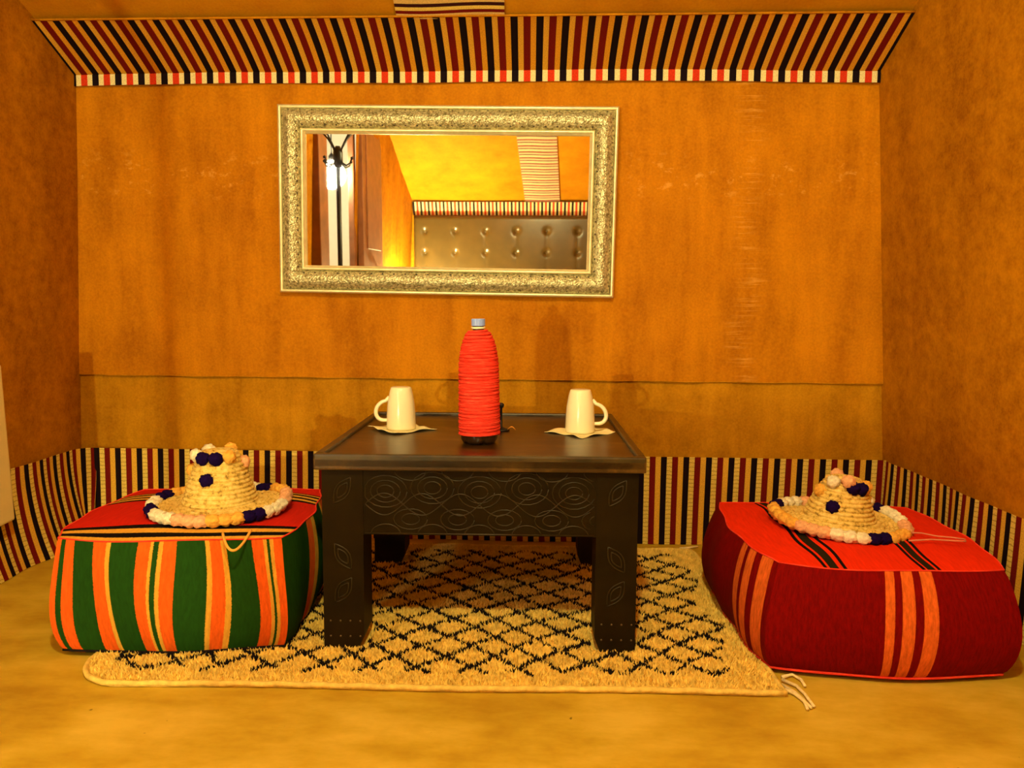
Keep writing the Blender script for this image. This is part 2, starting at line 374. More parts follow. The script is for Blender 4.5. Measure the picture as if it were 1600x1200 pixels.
# doorway: wooden frame, open leaf, white lobby behind
dr = empty('door_1', (xl(-.4, 0), -.4, 0)); tag(dr, 'brown wooden doorway with an open leaf, seen in the mirror', 'door', kind='structure')
def rel(bm, name, mat, par, o=None):
    ob = bm.build(name, mat, par); base = par.location if o is None else o
    ob.location = -Vector(base); return ob
b = MB(); b.box(-1.345, -1.285, DY1, DY1 + .17, 0, DZ + .08, .006); rel(b, 'jamb', M['wood'], dr)
b = MB(); b.box(-1.35, -1.31, DY0 - .06, DY0, 0, DZ + .08, .006); rel(b, 'jamb', M['wood'], dr)
b = MB(); b.box(-1.35, -1.27, DY0, DY1, DZ, DZ + .08, .006); rel(b, 'lintel', M['wood'], dr)
b = MB(); b.box(-1.305, -1.265, DY0 - .68, DY0 - .065, .01, DZ - .01, .004)
for (z0, z1) in ((.15, .85), (1.0, 1.8)): b.box(-1.267, -1.257, DY0 - .60, DY0 - .17, z0, z1, .004)
leaf = rel(b, 'door_leaf', M['wood'], dr)
b = MB(); b.tube([(-1.265, DY0 - .62, .80), (-1.22, DY0 - .62, .80), (-1.22, DY0 - .52, .80)], .008); h = b.build('handle', M['iron'], leaf)
b = MB()
X0, X1, Y0, Y1, Z1 = -2.30, -1.372, -1.7, .45, 2.25
b.add([(X0, Y0, 0), (X0, Y1, 0), (X0, Y1, Z1), (X0, Y0, Z1), (X1, Y0, 0), (X1, Y1, 0), (X1, Y1, Z1), (X1, Y0, Z1)], [(0, 1, 2, 3), (0, 3, 7, 4), (1, 5, 6, 2), (3, 2, 6, 7)])
tag(b.build('wall_lobby', M['white']), 'white plaster lobby walls beyond the doorway', 'wall', kind='structure')

# ------------------------------------------------------------------ lamps
def bulb_lamp(name, loc, r, st, label, cat, kind):
    o = empty(name, loc)
    b = MB(); b.sphere((0, 0, 0), r, 20, 12); b.build('globe', emit(name + '_glow', WARM if kind != 'lobby' else (1, .9, .62), st), o)
    if kind == 'bedside':
        b = MB(); b.lathe([(.07, -loc[2] + .36), (.07, -loc[2] + .37), (.02, -loc[2] + .385), (.014, -r)], 20); b.build('lamp_base', M['brass_rim'], o)
    else:
        top = (zceil(loc[1]) if kind == 'pendant' else 2.25) - loc[2]
        b = MB(); b.tube([(0, 0, r + .03), (0, 0, top)], .004, 6); b.build('cable', M['iron'], o)
        b = MB(); b.lathe([(.018, r - .008), (.02, r + .03), (.006, r + .05)], 14); b.build('socket', M['iron'], o)
    tag(o, label, cat); return o
bulb_lamp('hanging_lamp', (-.05, .10, 1.84), .045, LAMP_A, 'bare warm bulb hanging from the tent ridge', 'lamp', 'pendant')
bulb_lamp('doorway_lamp', (-1.44, -.66, 1.47), .09, LAMP_B, 'glowing globe lamp in the doorway, seen in the mirror', 'lamp', 'lobby')
bulb_lamp('bedside_lamp', (-1.13, -1.90, .50), .032, LAMP_C, 'glowing globe lamp on a brass foot beside the bed', 'lamp', 'bedside')
t = empty('bedside_stool', (-1.13, -1.90, 0))
b = MB(); b.lathe([(.09, .335), (.095, .34), (.095, .355), (.09, .36)], 24); b.build('seat', M['wood'], t)
for k in range(3):
    a = k * 2 * PI / 3; b = MB(); b.tube([(.06 * math.cos(a), .06 * math.sin(a), .34), (.085 * math.cos(a), .085 * math.sin(a), 0)], .011); b.build('leg', M['wood'], t)
tag(t, 'small round wooden stool carrying the bedside lamp', 'stool')

# coat stand (seen in the mirror)
cs = empty('coat_stand', (-1.135, .32, 0)); tag(cs, 'black iron coat stand with curled hooks, seen in the mirror', 'coat stand')
b = MB(); b.tube([(0, 0, .06), (0, 0, 1.46)], .013, 10); b.lathe([(.02, 1.38), (.026, 1.40), (.026, 1.46), (.012, 1.49)], 14); b.build('pole', M['iron'], cs)
for k in range(4):
    a = .5 + k * PI / 2; ca, sa = math.cos(a), math.sin(a)
    b = MB(); pts = [(ca * r_, sa * r_, z_) for r_, z_ in ((.015, 1.44), (.03, 1.48), (.07, 1.535), (.12, 1.58), (.15, 1.60), (.178, 1.605))]
    b.tube(pts, .005, 8); b.sphere(pts[-1], .010, 10, 6); b.build('upper_hook', M['iron'], cs)
    b = MB(); pts = [(ca * r_, sa * r_, z_) for r_, z_ in ((.012, 1.43), (.03, 1.40), (.06, 1.385), (.085, 1.395), (.10, 1.42))]
    b.tube(pts, .005, 8); b.sphere(pts[-1], .009, 10, 6); b.build('lower_hook', M['iron'], cs)
for k in range(3):
    a = .4 + k * 2 * PI / 3; b = MB(); b.tube([(0, 0, .12), (.08 * math.cos(a), .08 * math.sin(a), .09), (.15 * math.cos(a), .15 * math.sin(a), .009)], .009); b.build('foot', M['iron'], cs)

# bed with a tufted headboard (seen in the mirror)
bed = empty('bed', (-.28, -1.75, 0)); tag(bed, 'bed with tufted bronze leather headboard, seen in the mirror', 'bed')
HX0, HX1, HZ0, HZ1 = -1.225, .78, .12, 1.366
bx = [-1.118 + .275 * i for i in range(7)]; bz = [1.225 - .19 * i for i in range(5)]
def hb(u, v):
    x = HX0 + u * (HX1 - HX0); z = HZ0 + v * (HZ1 - HZ0)
    e = min(1, min(x - HX0, HX1 - x, HZ1 - z) / .03); d = .055 * math.sqrt(max(0, 1 - (1 - e) ** 2)) + .012
    for p in bx:
        for q in bz:
            r2 = ((x - p) / .024) ** 2 + ((z - q) / .024) ** 2
            if r2 < 9: d -= .02 * math.exp(-r2)
    if bz[-1] - .03 < z < bz[0] + .03:
        d -= .003 * sum(math.exp(-((x - p) / .012) ** 2) for p in bx)
    return (x, YR + .012 + d, z)
b = MB(); b.grid(hb, 150, 90); hbo = rel(b, 'headboard', M['leather'], bed)
for p in bx:
    for q in bz:
        b = MB(); b.sphere((0, 0, 0), .014, 10, 6, (1, .6, 1)); o = b.build('button', M['leather'], hbo); o.location = (p, YR + .055, q)
b = MB(); b.box(-1.0, .72, YR + .09, -.92, .10, .28, .02); rel(b, 'bed_base', M['wood'], bed)
b = MB(); b.box(-.99, .72, YR + .09, -.90, .285, .475, .04); rel(b, 'mattress', M['linen'], bed)  # unseen; top raised to block the bedside lamp's low rays towards the table
for x in (-.95, .67):
    for y in (YR + .14, -.98):
        b = MB(); b.box(x - .03, x + .03, y - .03, y + .03, 0, .10); rel(b, 'leg', M['wood'], bed)

# ------------------------------------------------------------------ wall mirror
TAU = math.radians(0.9)
mir = empty('wall_mirror', (-.297, 2.288, 1.002), (TAU, math.radians(.62), 0))
tag(mir, 'rectangular mirror in embossed brass frame on the orange wall', 'mirror')
HW, HH = .489, .268
def frame(prof, name, mat, nseg=1, n=None):
    """prof: (inset from outer edge, forward)"""
    b = MB()
    cs_ = [(-1, -1), (1, -1), (1, 1), (-1, 1)]
    for k in range(4):
        a, c = cs_[k], cs_[(k + 1) % 4]; V = []; Fc = []
        for (ins, fw) in prof:
            V.append((a[0] * (HW - ins), -fw, a[1] * (HH - ins))); V.append((c[0] * (HW - ins), -fw, c[1] * (HH - ins)))
        for i in range(len(prof) - 1): Fc.append((2 * i, 2 * i + 1, 2 * i + 3, 2 * i + 2))
        b.add(V, Fc, True)
    return b.build(name, mat, mir)
frame([(0, -.010), (0, .012), (.002, .015), (.005, .016), (.008, .015), (.010, .011)], 'outer_rim', M['brass_rim'])
frame([(.010, .008)] + [(.010 + .056 * i / 10, .010 + .020 * math.sin(PI * i / 10) ** .8) for i in range(11)] + [(.066, .008)], 'moulding', M['brass'])
frame([(.066, .008), (.066, .015), (.069, .018), (.073, .017), (.075, .012), (.078, .010), (.080, .008), (.080, .002)], 'inner_rim', M['brass_rim'])
b = MB()
for ins, fw in ((.017, .0175), (.0575, .0205)):
    W_, H_ = HW - ins, HH - ins
    for (L_, fn) in ((W_, lambda t, s: (t, s * H_)), (H_, lambda t, s: (s * W_, t))):
        n_ = int(2 * L_ / .033)
        for i in range(n_):
            t_ = -L_ + (i + .5) * 2 * L_ / n_
            for s_ in (-1, 1):
                x, z = fn(t_, s_); b.sphere((x, -fw, z), .0030, 6, 4, (1, .6, 1))
tag(b.build('rivets', M['rivet'], mir), kind='stuff')
b = MB(); iw, ih = HW - .0795, HH - .0795
b.add([(-iw, -.004, -ih), (iw, -.004, -ih), (iw, -.004, ih), (-iw, -.004, ih)], [(0, 1, 2, 3)]); b.build('glass', M['mirror'], mir)
b = MB(); b.box(-HW + .004, HW - .004, -.002, .010, -HH + .004, HH - .004); b.build('backing', M['wood'], mir)

# ------------------------------------------------------------------ cream panel on the left wall
pn = empty('enamel_panel', (xl(1.5, .13) + .045, 1.5, .13), (.05, .0, .030)); tag(pn, 'plain cream panel standing against the brown felt wall', 'panel')
b = MB(); b.box(-.012, .026, -.35, .392, 0, .40, .006); b.build('body', M['cream'], pn)
for y in (-.25, .3):
    b = MB(); b.box(-.012, .02, y - .015, y + .015, -.13, 0); b.build('foot', M['cream'], pn)

# ------------------------------------------------------------------ low table
TW, TD, TZ = .655, .635, .408
tb = empty('low_table', (-.139, 1.818, 0.0), (0, 0, math.radians(1.5))); tag(tb, 'low square dark carved wooden table with raised rim on the rug', 'table')
X, Y = TW / 2, TD / 2
b = MB(); b.box(-X, X, -Y, Y, TZ - .030, TZ - .006, .003); b.build('tabletop', M['tabletop'], tb)
RW = .017
for (x0, x1, y0, y1) in ((-X, X, -Y, -Y + RW), (-X, X, Y - RW, Y), (-X, -X + RW, -Y + RW, Y - RW), (X - RW, X, -Y + RW, Y - RW)):
    b = MB(); b.box(x0, x1, y0, y1, TZ - .026, TZ + .002, .004); b.build('rim', M['edge_worn'], tb)
IN = .013; LG = .082; AZ = .245; RZ = .0
for sx in (-1, 1):
    for sy in (-1, 1):
        x0 = -X + IN if sx < 0 else X - IN - LG; y0 = -Y + IN if sy < 0 else Y - IN - LG
        ch = .012
        b = MB(); zt = TZ - .03
        # leg with chamfered inner foot corner
        xi = 1 if sx < 0 else -1; xo = x0 if sx < 0 else x0 + LG; xn = xo + xi * LG
        P = [(xo, .008), (xn - xi * ch, .008), (xn, .008 + .03), (xn, zt), (xo, zt)]
        V = [(x, y0, z) for x, z in P] + [(x, y0 + LG, z) for x, z in P]; n = 5
        Fc = [tuple(range(n)), tuple(range(2 * n - 1, n - 1, -1))] + [(i, i + n, (i + 1) % n + n, (i + 1) % n) for i in range(n)]
        if sx > 0: Fc = [tuple(reversed(f)) for f in Fc]
        b.add(V, Fc); leg = b.build('leg', M['table'], tb)
        if sy < 0:
            yf = y0 - .0005
            b = MB()
            for zz in (.034, .066):
                for i in range(4): b.sphere((x0 + .014 + i * .02, yf, zz), .0022, 8, 5, (1, .7, 1))
            tag(b.build('studs', M['stud'], leg), kind='stuff')
            b = MB()
            for (cz, fl) in ((.13, 1), (.20, -1), (.335, 1)):
                b = MB()
                for s_ in (0, 1):
                    for k_ in (.6, 1.0):
                        pts = []
                        for i in range(13):
                            t_ = i / 12; a_ = (t_ - .5) * .062 * k_; o_ = (s_ - .5) * 2 * .014 * k_ * math.sin(PI * t_)
                            an = fl * 1.0; pts.append((x0 + LG / 2 + a_ * math.cos(an) - o_ * math.sin(an), yf, cz + a_ * math.sin(an) + o_ * math.cos(an)))
                        b.tube(pts, .0012, 5)
                b.build('carved_leaf', M['relief'], leg)
for (x0, x1, y0, y1) in ((-X + IN + LG, X - IN - LG, -Y + IN + .002, -Y + IN + .02), (-X + IN + LG, X - IN - LG, Y - IN - .02, Y - IN - .002)):
    b = MB(); b.box(x0, x1, y0, y1, AZ, TZ - .03); ap = b.build('apron', M['table'], tb)
    if y0 < 0:
        b = MB(); yf = y0 - .0004; zc = (AZ + TZ - .03) / 2; hx = x1 - x0
        def arc(cx_, cz_, rx_, rz_, a0, a1, r_=.0011):
            pts = [(cx_ + rx_ * math.cos(a0 + (a1 - a0) * i / 18), yf, cz_ + rz_ * math.sin(a0 + (a1 - a0) * i / 18)) for i in range(19)]
            pts = [p for p in pts if AZ + .002 < p[2] < TZ - .032 and x0 + .002 < p[0] < x1 - .002]
            if len(pts) > 2: b.tube(pts, r_, 5)
        for i in range(5):
            cx_ = x0 + .045 + i * (hx - .09) / 4
            up = i % 2
            for k_ in (.35, .62, .9): arc(cx_, zc + (.03 if up else .022), .048 * k_, .036 * k_, 0, 2 * PI)
            for k_ in (.4, .75): arc(cx_ + .05, zc - .034, .045 * k_, .028 * k_, 0, 2 * PI)
            arc(cx_, AZ, .030, .022, 0, PI); arc(cx_ + .05, TZ - .03, .032, .022, PI, 2 * PI)
        for ph in (0, PI):
            b.tube([(x0 + .004 + (hx - .008) * i / 120, yf, zc - .004 + .022 * math.sin(i / 120 * 2 * PI * 3 + ph)) for i in range(121)], .0012, 5)
        b.tube([(x0 + .003, yf, AZ + .003), (x1 - .003, yf, AZ + .003)], .0015, 5)
        b.build('carved_relief', M['relief'], ap)
for s in (-1, 1):
    b = MB(); xa = -X + IN + .002 if s < 0 else X - IN - .02
    b.box(xa, xa + .018, -Y + IN + LG, Y - IN - LG, AZ, TZ - .03); b.build('apron', M['table'], tb)
TOP = TZ - .006

# ------------------------------------------------------------------ bottle
bp = onz(744, 672, TOP); bp.y = 1.695; bp.x = -.147
bo = empty('bottle', (bp.x, bp.y, TOP), (0, math.radians(-.8), 0)); tag(bo, 'bottle wound in bright red cord with a pale blue cap on the table', 'bottle')
b = MB()
n = 40; V = []; Fc = []; prof = [(.030, .0), (.036, .002), (.041, .010), (.0415, .02), (.041, .06), (.040, .165), (.037, .19), (.031, .21), (.022, .228), (.0125, .243), (.0125, .262)]
for (r, z) in prof:
    for k in range(n):
        a = 2 * PI * k / n; rr = r * (1 - (.10 * max(0, math.cos(5 * a)) ** 4 if z < .012 else 0)); V.append((rr * math.cos(a), rr * math.sin(a), z + (.004 * max(0, math.cos(5 * a)) ** 2 if z < .003 else 0)))
for i in range(len(prof) - 1):
    for k in range(n): Fc.append((i * n + k, i * n + (k + 1) % n, (i + 1) * n + (k + 1) % n, (i + 1) * n + k))
Fc.append(tuple(range(n - 1, -1, -1))); b.add(V, Fc, True); b.build('plastic_body', M['plastic'], bo)
def brad(z):
    if z < .165: return .0437 - .0014 * max(0, (z - .05)) / .11
    t_ = (z - .165) / .084; return .0138 + (.0423 - .0138) * math.sqrt(max(0, 1 - t_ ** 1.75))
b = MB(); pts = []; turns = 62; z0, z1 = .019, .2465
for i in range(turns * 26):
    t_ = i / (turns * 26 - 1); z = z0 + t_ * (z1 - z0) + .0007 * math.sin(i * .11) ; a = t_ * turns * 2 * PI
    r = brad(z) + .0006 * math.sin(i * .07); pts.append((r * math.cos(a), r * math.sin(a), z))
b.tube(pts, .0024, 6); b.build('cord_wrap', M['cord'], bo)
b = MB(); b.lathe([(.0145, .2505), (.0155, .252), (.0155, .2545), (.0135, .255)], 24); b.build('neck_ring', M['mug'], bo)
b = MB(); V = []; Fc = []; n = 48
for r, z in ((.0140, .257), (.0146, .258), (.0146, .271), (.0136, .2725)):
    for k in range(n): a = 2 * PI * k / n; rr = r * (1 + (.02 if k % 2 else -.01)); V.append((rr * math.cos(a), rr * math.sin(a), z))
for i in range(3):
    for k in range(n): Fc.append((i * n + k, i * n + (k + 1) % n, (i + 1) * n + (k + 1) % n, (i + 1) * n + k))
Fc += [tuple(range(n - 1, -1, -1)), tuple(3 * n + k for k in range(n))]; b.add(V, Fc); b.build('cap', M['cap'], bo)

# little dark stand behind the bottle
q = onz(779, 676, TOP)
ks = empty('metal_ornament', (q.x + .004, q.y + .03, TOP)); tag(ks, 'tiny dark upright metal ornament half hidden behind the red bottle', 'ornament')
b = MB(); b.lathe([(.020, 0), (.021, .003), (.012, .006), (.0035, .010), (.003, .055), (.006, .058), (.0075, .064), (.004, .068)], 16); b.build('stem', M['iron'], ks)
b = MB(); b.grid(lambda u, v: (.016 + .02 * u, -.012 + (v - .5) * .018 * math.sin(PI * (.15 + .8 * u)), .004 + .008 * math.sin(PI * u)), 8, 4); b.build('dried_petal', M['straw_o'], ks)

# ------------------------------------------------------------------ mugs on napkins
def mug(px, py, side, label, nlabel, rotn, sd):
    c = onz(px, py, TOP); r_ = random.Random(sd)
    ph = [r_.uniform(0, 6) for _ in range(4)]
    NS = .060
    def nap(u, v):
        a, b_ = (u - .5) * 2 * NS, (v - .5) * 2 * NS
        e = max(abs(u - .5), abs(v - .5)) * 2
        z = .0012 + (.0022 * (math.sin(3 * u * PI + ph[0]) + 1) + .0022 * (math.sin(4 * v * PI + ph[1]) + 1)) * max(0, e - .62) * 2.4
        x = a + .004 * math.sin(v * 7 + ph[2]); y = b_ + .004 * math.sin(u * 6 + ph[3])
        return (x, y, z)
    np_ = MB(); np_.grid(nap, 24, 24)
    no = np_.build('paper_napkin', M['napkin']); no.location = (c.x, c.y, TOP); no.rotation_euler = (0, 0, rotn)
    sol = no.modifiers.new('thickness', 'SOLIDIFY'); sol.thickness = .0012; sol.offset = -1
    tag(no, nlabel, 'napkin', 'napkins under the mugs')
    o = empty('mug', (c.x, c.y, TOP + .0014)); tag(o, label, 'mug', 'upturned mugs on the table')
    b = MB(); b.lathe([(.0325, 0), (.0345, .0008), (.0352, .006), (.0345, .035), (.0325, .062), (.0285, .086), (.0255, .098), (.0240, .1015), (.0225, .1025)], 40, capb=False)
    b.lathe([(.0325, 0), (.0325, .03), (.030, .06), (.025, .09)], 40, capb=False)
    b.build('body', M['mug'], o)
    b = MB(); pts = []
    for i in range(21):
        t_ = i / 20; a = PI / 2 - PI * t_
        pts.append((side * (.030 + (.032) * max(0, math.cos(a)) ** .8), 0, .044 + .026 * math.sin(a) + .004 * t_ - .006 * math.cos(a)))
    pts[0] = (side * .029, 0, .078); pts[-1] = (side * .032, 0, .020)
    b.tube(pts, [.0042 + .0008 * math.sin(PI * i / 20) for i in range(21)], 10); b.build('handle', M['mug'], o)
mug(627, 671, -1, 'upturned cream mug with its handle towards the doorway wall', 'crumpled pale napkin under the mug nearer the green striped pouf', math.radians(43), 3)
mug(906, 676, 1, 'upturned cream mug with its handle towards the red pouf', 'pale napkin lying flat under the mug nearer the red pouf', math.radians(47), 5)

# ------------------------------------------------------------------ poufs
def pouf(name, loc, rz, size, mats, label, seamc, taper, bul=.055, round_=.16, dome=.014, shear=0.0, tuck=.06):
    o = empty(name, loc, (0, 0, rz)); tag(o, label, 'pouf', 'striped poufs beside the table')
    sx, sy, h = size
    def base(a, b_, c):                    # a,b in -1..1 plan, c 0..1 height
        k = 1 + bul * math.sin(PI * (c ** .85)) ** .8 - tuck * (1 - c) ** 4 - .015 * c
        ra = a * math.sqrt(1 - round_ * b_ * b_); rb = b_ * math.sqrt(1 - round_ * a * a)
        tf = 1 + taper * b_
        wob = .004 * math.sin(5 * a + 3 * b_ + 4 * c) + .003 * math.sin(9 * b_ - 4 * a)
        return (sx / 2 * ra * k * tf + wob + shear * (c - .5), sy / 2 * rb * k + wob, h * c)
    n, m_ = 30, 16
    for i, fn in enumerate((lambda t: (t, -1), lambda t: (1, t), lambda t: (-t, 1), lambda t: (-1, -t))):
        b = MB(); b.grid(lambda u, v: base(*fn(2 * u - 1), v), n, m_, True, lambda u, v: (u, v)); b.build('side_panel', mats[i], o)
    def top(u, v):
        a, b_ = 2 * u - 1, 2 * v - 1; p = base(a, b_, 1.0)
        return (p[0], p[1], p[2] + dome * ((1 - a ** 4) * (1 - b_ ** 4)) + .002 * math.sin(7 * a + 4 * b_) * (1 - a * a) * (1 - b_ * b_))
    b = MB(); b.grid(top, n, n, True, lambda u, v: (u, v)); b.build('top_panel', mats[4], o)
    b = MB(); b.grid(lambda u, v: base(2 * u - 1, 1 - 2 * v, 0), n, n); b.build('bottom_panel', mats[5], o)
    for c, r_ in ((1.0, .0016), (0.02, .0028)):
        pts = []
        for fn in (lambda t: (t, -1), lambda t: (1, t), lambda t: (-t, 1), lambda t: (-1, -t)):
            for i in range(24): pts.append(base(*fn(-1 + 2 * i / 24), c))
        b = MB(); b.tube(pts, r_, 6, closed=True); b.build('seam', seamc[0] if c == 1 else seamc[1], o)
    return o
OR = (0.85, 0.13, 0.012); GR = (0.014, 0.070, 0.007); YE = (0.78, 0.42, 0.05); RD = (0.62, 0.018, 0.008); DR = (0.22, 0.002, 0.001); BK = (0.006, 0.004, 0.004)
fx = lambda z: (z - 170) / 980
lf = [(0, OR), (fx(190), GR), (fx(215), OR), (fx(262), GR), (fx(368), OR), (fx(428), YE), (fx(448), GR), (fx(555), OR), (fx(600), YE), (fx(612), GR), (fx(632), YE), (fx(648), OR), (fx(695), GR), (fx(812), YE), (fx(830), OR), (fx(880), YE), (fx(905), GR), (fx(1020), OR), (fx(1070), YE), (fx(1085), GR), (fx(1100), YE), (fx(1112), OR)]
pl_front = striped('pouf_green_stripe', 0, lf, jag=.012, noise_amt=.18)
pl_side = striped('pouf_green_side', 0, [(0, GR), (.30, OR), (.36, YE), (.40, GR), (.70, YE), (.73, OR), (.80, GR)], jag=.012, noise_amt=.18)
pl_top = striped('pouf_red_top', 0, [(0, YE), (.035, BK), (.075, YE), (.125, BK), (.165, RD), (.62, BK), (.65, YE), (.68, BK), (.71, YE), (.74, BK), (.77, YE), (.79, BK), (.81, RD)], axis=1, jag=.01, noise_amt=.12)
pouf('striped_pouf', (-.762, 1.675, .008), math.radians(5.5), (.492, .455, .233), [pl_front, pl_side, pl_front, pl_side, pl_top, pl_side], 'square pouf with green and orange striped sides and red top', (M['cord'], M['rug_black']), 0.0, dome=.012)
rx = lambda z: (z - 475) / 980
OG = (0.88, 0.17, 0.025); RT = (0.80, 0.030, 0.003)
pr_front = striped('pouf_dark_red', 0, [(0, DR), (rx(918), OG), (rx(952), DR), (rx(980), OG), (rx(1026), DR), (rx(1056), OG), (rx(1108), DR)], jag=.004, noise_amt=.25)
pr_left = striped('pouf_dark_red_side', 0, [(0, DR), (.69, OG), (.745, DR), (.775, OG), (.835, DR), (.88, OG), (.96, DR)], jag=.004, noise_amt=.25)
pr_top = striped('pouf_scarlet_top', 0, [(0, RT), (.205, BK), (.222, RT), (.232, (0.02, 0.015, 0.005)), (.272, RT), (.292, BK), (.306, RT), (.615, BK), (.63, RT), (.64, (0.02, 0.015, 0.005)), (.672, RT), (.685, BK), (.70, RT)], noise_amt=.12)
pouf('striped_pouf', (.658, 1.70, .008), math.radians(-1.0), (.496, .52, .208), [pr_front, pr_front, pr_front, pr_left, pr_top, pr_front], 'square pouf with dark red orange-striped sides and scarlet top', (M['cord'], M['cord']), .045, bul=.115, round_=.19, dome=.010, tuck=.01)

# ------------------------------------------------------------------ straw hats
def blob(r, seed, sc3=(1, 1, 1)):
    rr = random.Random(seed); bm = bmesh.new(); bmesh.ops.create_icosphere(bm, subdivisions=3, radius=r)
    for v in bm.verts: v.co *= 1 + rr.uniform(-.16, .16)
    for v in bm.verts: v.co = Vector((v.co.x * sc3[0], v.co.y * sc3[1], v.co.z * sc3[2]))
    bm.verts.index_update(); mb = MB(); mb.add([tuple(v.co) for v in bm.verts], [tuple(v.index for v in f.verts) for f in bm.faces], True); bm.free(); return mb
pom_mesh = {}
for k in ('navy', 'whitep', 'pink', 'orangep'):
    pom_mesh[k] = []
    for s in range(3):
        o = blob(.0140, s + 11).build('pompom', M[k]); pom_mesh[k].append(o.data); bpy.data.objects.remove(o)
def pom(parent, k, loc, rot=(0, 0, 0), sc_=(1, 1, 1)):
    o = bpy.data.objects.new('pompom', pom_mesh[k][rnd.randrange(3)]); COL.objects.link(o); o.parent = parent; o.location = loc; o.rotation_euler = rot; o.scale = sc_
    return o
def hat(loc, rot, R0, rb, rt, hgt, label, seq, a0, step, crown, lean=(0, 0), droop=.012):
    o = empty('straw_hat', loc, rot); tag(o, label, 'hat', 'straw hats on the poufs')
    prof = []                                # (r, z) along brim then crown
    nb, nc, ntp = 26, 40, 12
    for i in range(nb): t_ = i / nb; prof.append((R0 + (rb - R0) * t_, .007 + .010 * t_ ** 2.2))
    for i in range(nc):
        t_ = i / nc; prof.append((rb + (rt - rb) * (t_ ** .82) + .004 * math.sin(PI * t_), .017 + (hgt - .027) * t_))
    for i in range(ntp + 1):
        t_ = i / ntp * PI / 2; prof.append((.001 + rt * math.cos(t_) ** .8 * .998, hgt - .010 + .010 * math.sin(t_)))
    # resample with coil ripple
    s = [0]
    for i in range(1, len(prof)): s.append(s[-1] + math.hypot(prof[i][0] - prof[i - 1][0], prof[i][1] - prof[i - 1][1]))
    tot = s[-1]; NV = 150; NU = 90; coil = .0095
    def P(t_):
        d = t_ * tot; i = max(1, next((j for j in range(len(s)) if s[j] >= d), len(s) - 1)); k = (d - s[i - 1]) / max(1e-9, s[i] - s[i - 1])
        r = prof[i - 1][0] + k * (prof[i][0] - prof[i - 1][0]); z = prof[i - 1][1] + k * (prof[i][1] - prof[i - 1][1])
        dr, dz = prof[i][0] - prof[i - 1][0], prof[i][1] - prof[i - 1][1]; l = math.hypot(dr, dz) or 1
        return r, z, dz / l, -dr / l, d
    tab = [P(j / NV) for j in range(NV + 1)]
    def fn(u, v):
        j = int(round(v * NV)); r, z, nr, nz, d = tab[j]; a = 2 * PI * u
        rip = .0034 * abs(math.sin(PI * (d / coil + u))) + .0009 * math.sin(u * 2 * PI * 44 + 3.1 * int(d / coil)) * abs(math.sin(PI * (d / coil + u)))
        r2 = r + nr * rip * 1.2; z2 = z + nz * rip
        e = max(0, (r - rb) / (R0 - rb)); z2 += e * (.006 * math.sin(2 * a + .8) + .004 * math.sin(3 * a)) ; z2 = max(z2, .004)
        q = max(0, z - .017) / hgt
        return (r2 * math.cos(a) + lean[0] * q, r2 * math.sin(a) + lean[1] * q, z2)
    b = MB(); b.grid(fn, NU, int(NV * 26 * 0 + NV), True); b.build('plaited_body', M['straw'], o)
    i = 0
    a = a0
    while i < len(seq) * 10 and a < a0 + 360 - step * .6:
        k = seq[i % len(seq)]; ar = math.radians(a); r = R0 + .002
        z = .011 + .006 * math.sin(2 * ar + .8) + .004 * math.sin(3 * ar)
        pom(o, k, (r * math.cos(ar), r * math.sin(ar), max(z, .0105)), (0, 0, ar), (1.0, 1.3, .92)); a += step; i += 1
    for (k, ang, z) in crown:
        ar = math.radians(ang); tt = max(0, min(1, (z - .017) / (hgt - .027))); r = rb + (rt - rb) * tt ** .82 + .006; q = max(0, z - .017) / hgt
        pom(o, k, (r * math.cos(ar) + lean[0] * q, r * math.sin(ar) + lean[1] * q, z), (0, 0, ar), (.95, 1.05, 1))
    return o
h1z = .256
c = onz(345, 793, h1z)
H1 = hat((c.x, c.y, h1z), (math.radians(1), 0, 0), .138, .078, .040, .128, 'tall straw hat trimmed with pompoms on the green striped pouf',
    ['navy', 'navy', 'whitep', 'whitep', 'whitep', 'pink', 'pink', 'pink', 'orangep', 'orangep', 'orangep'], -150, 9.6,
    [('navy', -92, .075), ('navy', -112, .118), ('navy', -75, .118), ('orangep', -40, .120), ('orangep', 185, .085), ('pink', 20, .100), ('whitep', 140, .122), ('orangep', 80, .122), ('whitep', 200, .120), ('pink', 110, .09)])
b = MB(); p0, p1, p2 = onz(348, 831, h1z), onz(392, 826, h1z), ony(365, 857, 1.425)
pts = []
for i in range(25):
    t_ = i / 24; q = p0 * (1 - t_) ** 2 + (p2 * 2 - (p0 + p1) / 2) * (2 * t_ * (1 - t_)) + p1 * t_ ** 2; pts.append(q - Vector((c.x, c.y, h1z)))
b.tube(pts, .0026, 7); b.build('strap', M['strap_o'], H1)
h2z = .229
c = onz(1309, 818, h2z)
H2 = hat((c.x, c.y, h2z), (math.radians(1.5), math.radians(3), 0), .134, .074, .038, .105, 'low slumped straw hat trimmed with pompoms on the dark red pouf',
    ['orangep', 'orangep', 'orangep', 'pink', 'pink', 'pink', 'whitep', 'whitep', 'whitep', 'navy', 'navy'], -172, 10.2,
    [('navy', -125, .050), ('navy', -85, .092), ('navy', -60, .090), ('whitep', -140, .100), ('pink', -100, .106), ('orangep', -35, .092), ('orangep', 190, .075), ('whitep', 5, .055), ('pink', 90, .1), ('orangep', 110, .07)], lean=(.004, 0))
b = MB(); P0 = [onz(*q_, h2z + .006) for q_ in ((1415, 832), (1440, 833), (1465, 838), (1490, 840), (1508, 843), (1509, 846), (1490, 845), (1455, 843), (1420, 845))]
b.tube([p - Vector((c.x, c.y, h2z)) for p in P0], .0018, 6)
st = b.build('strap', M['strap_p'], H2)
inv = H2.rotation_euler.to_matrix().inverted()
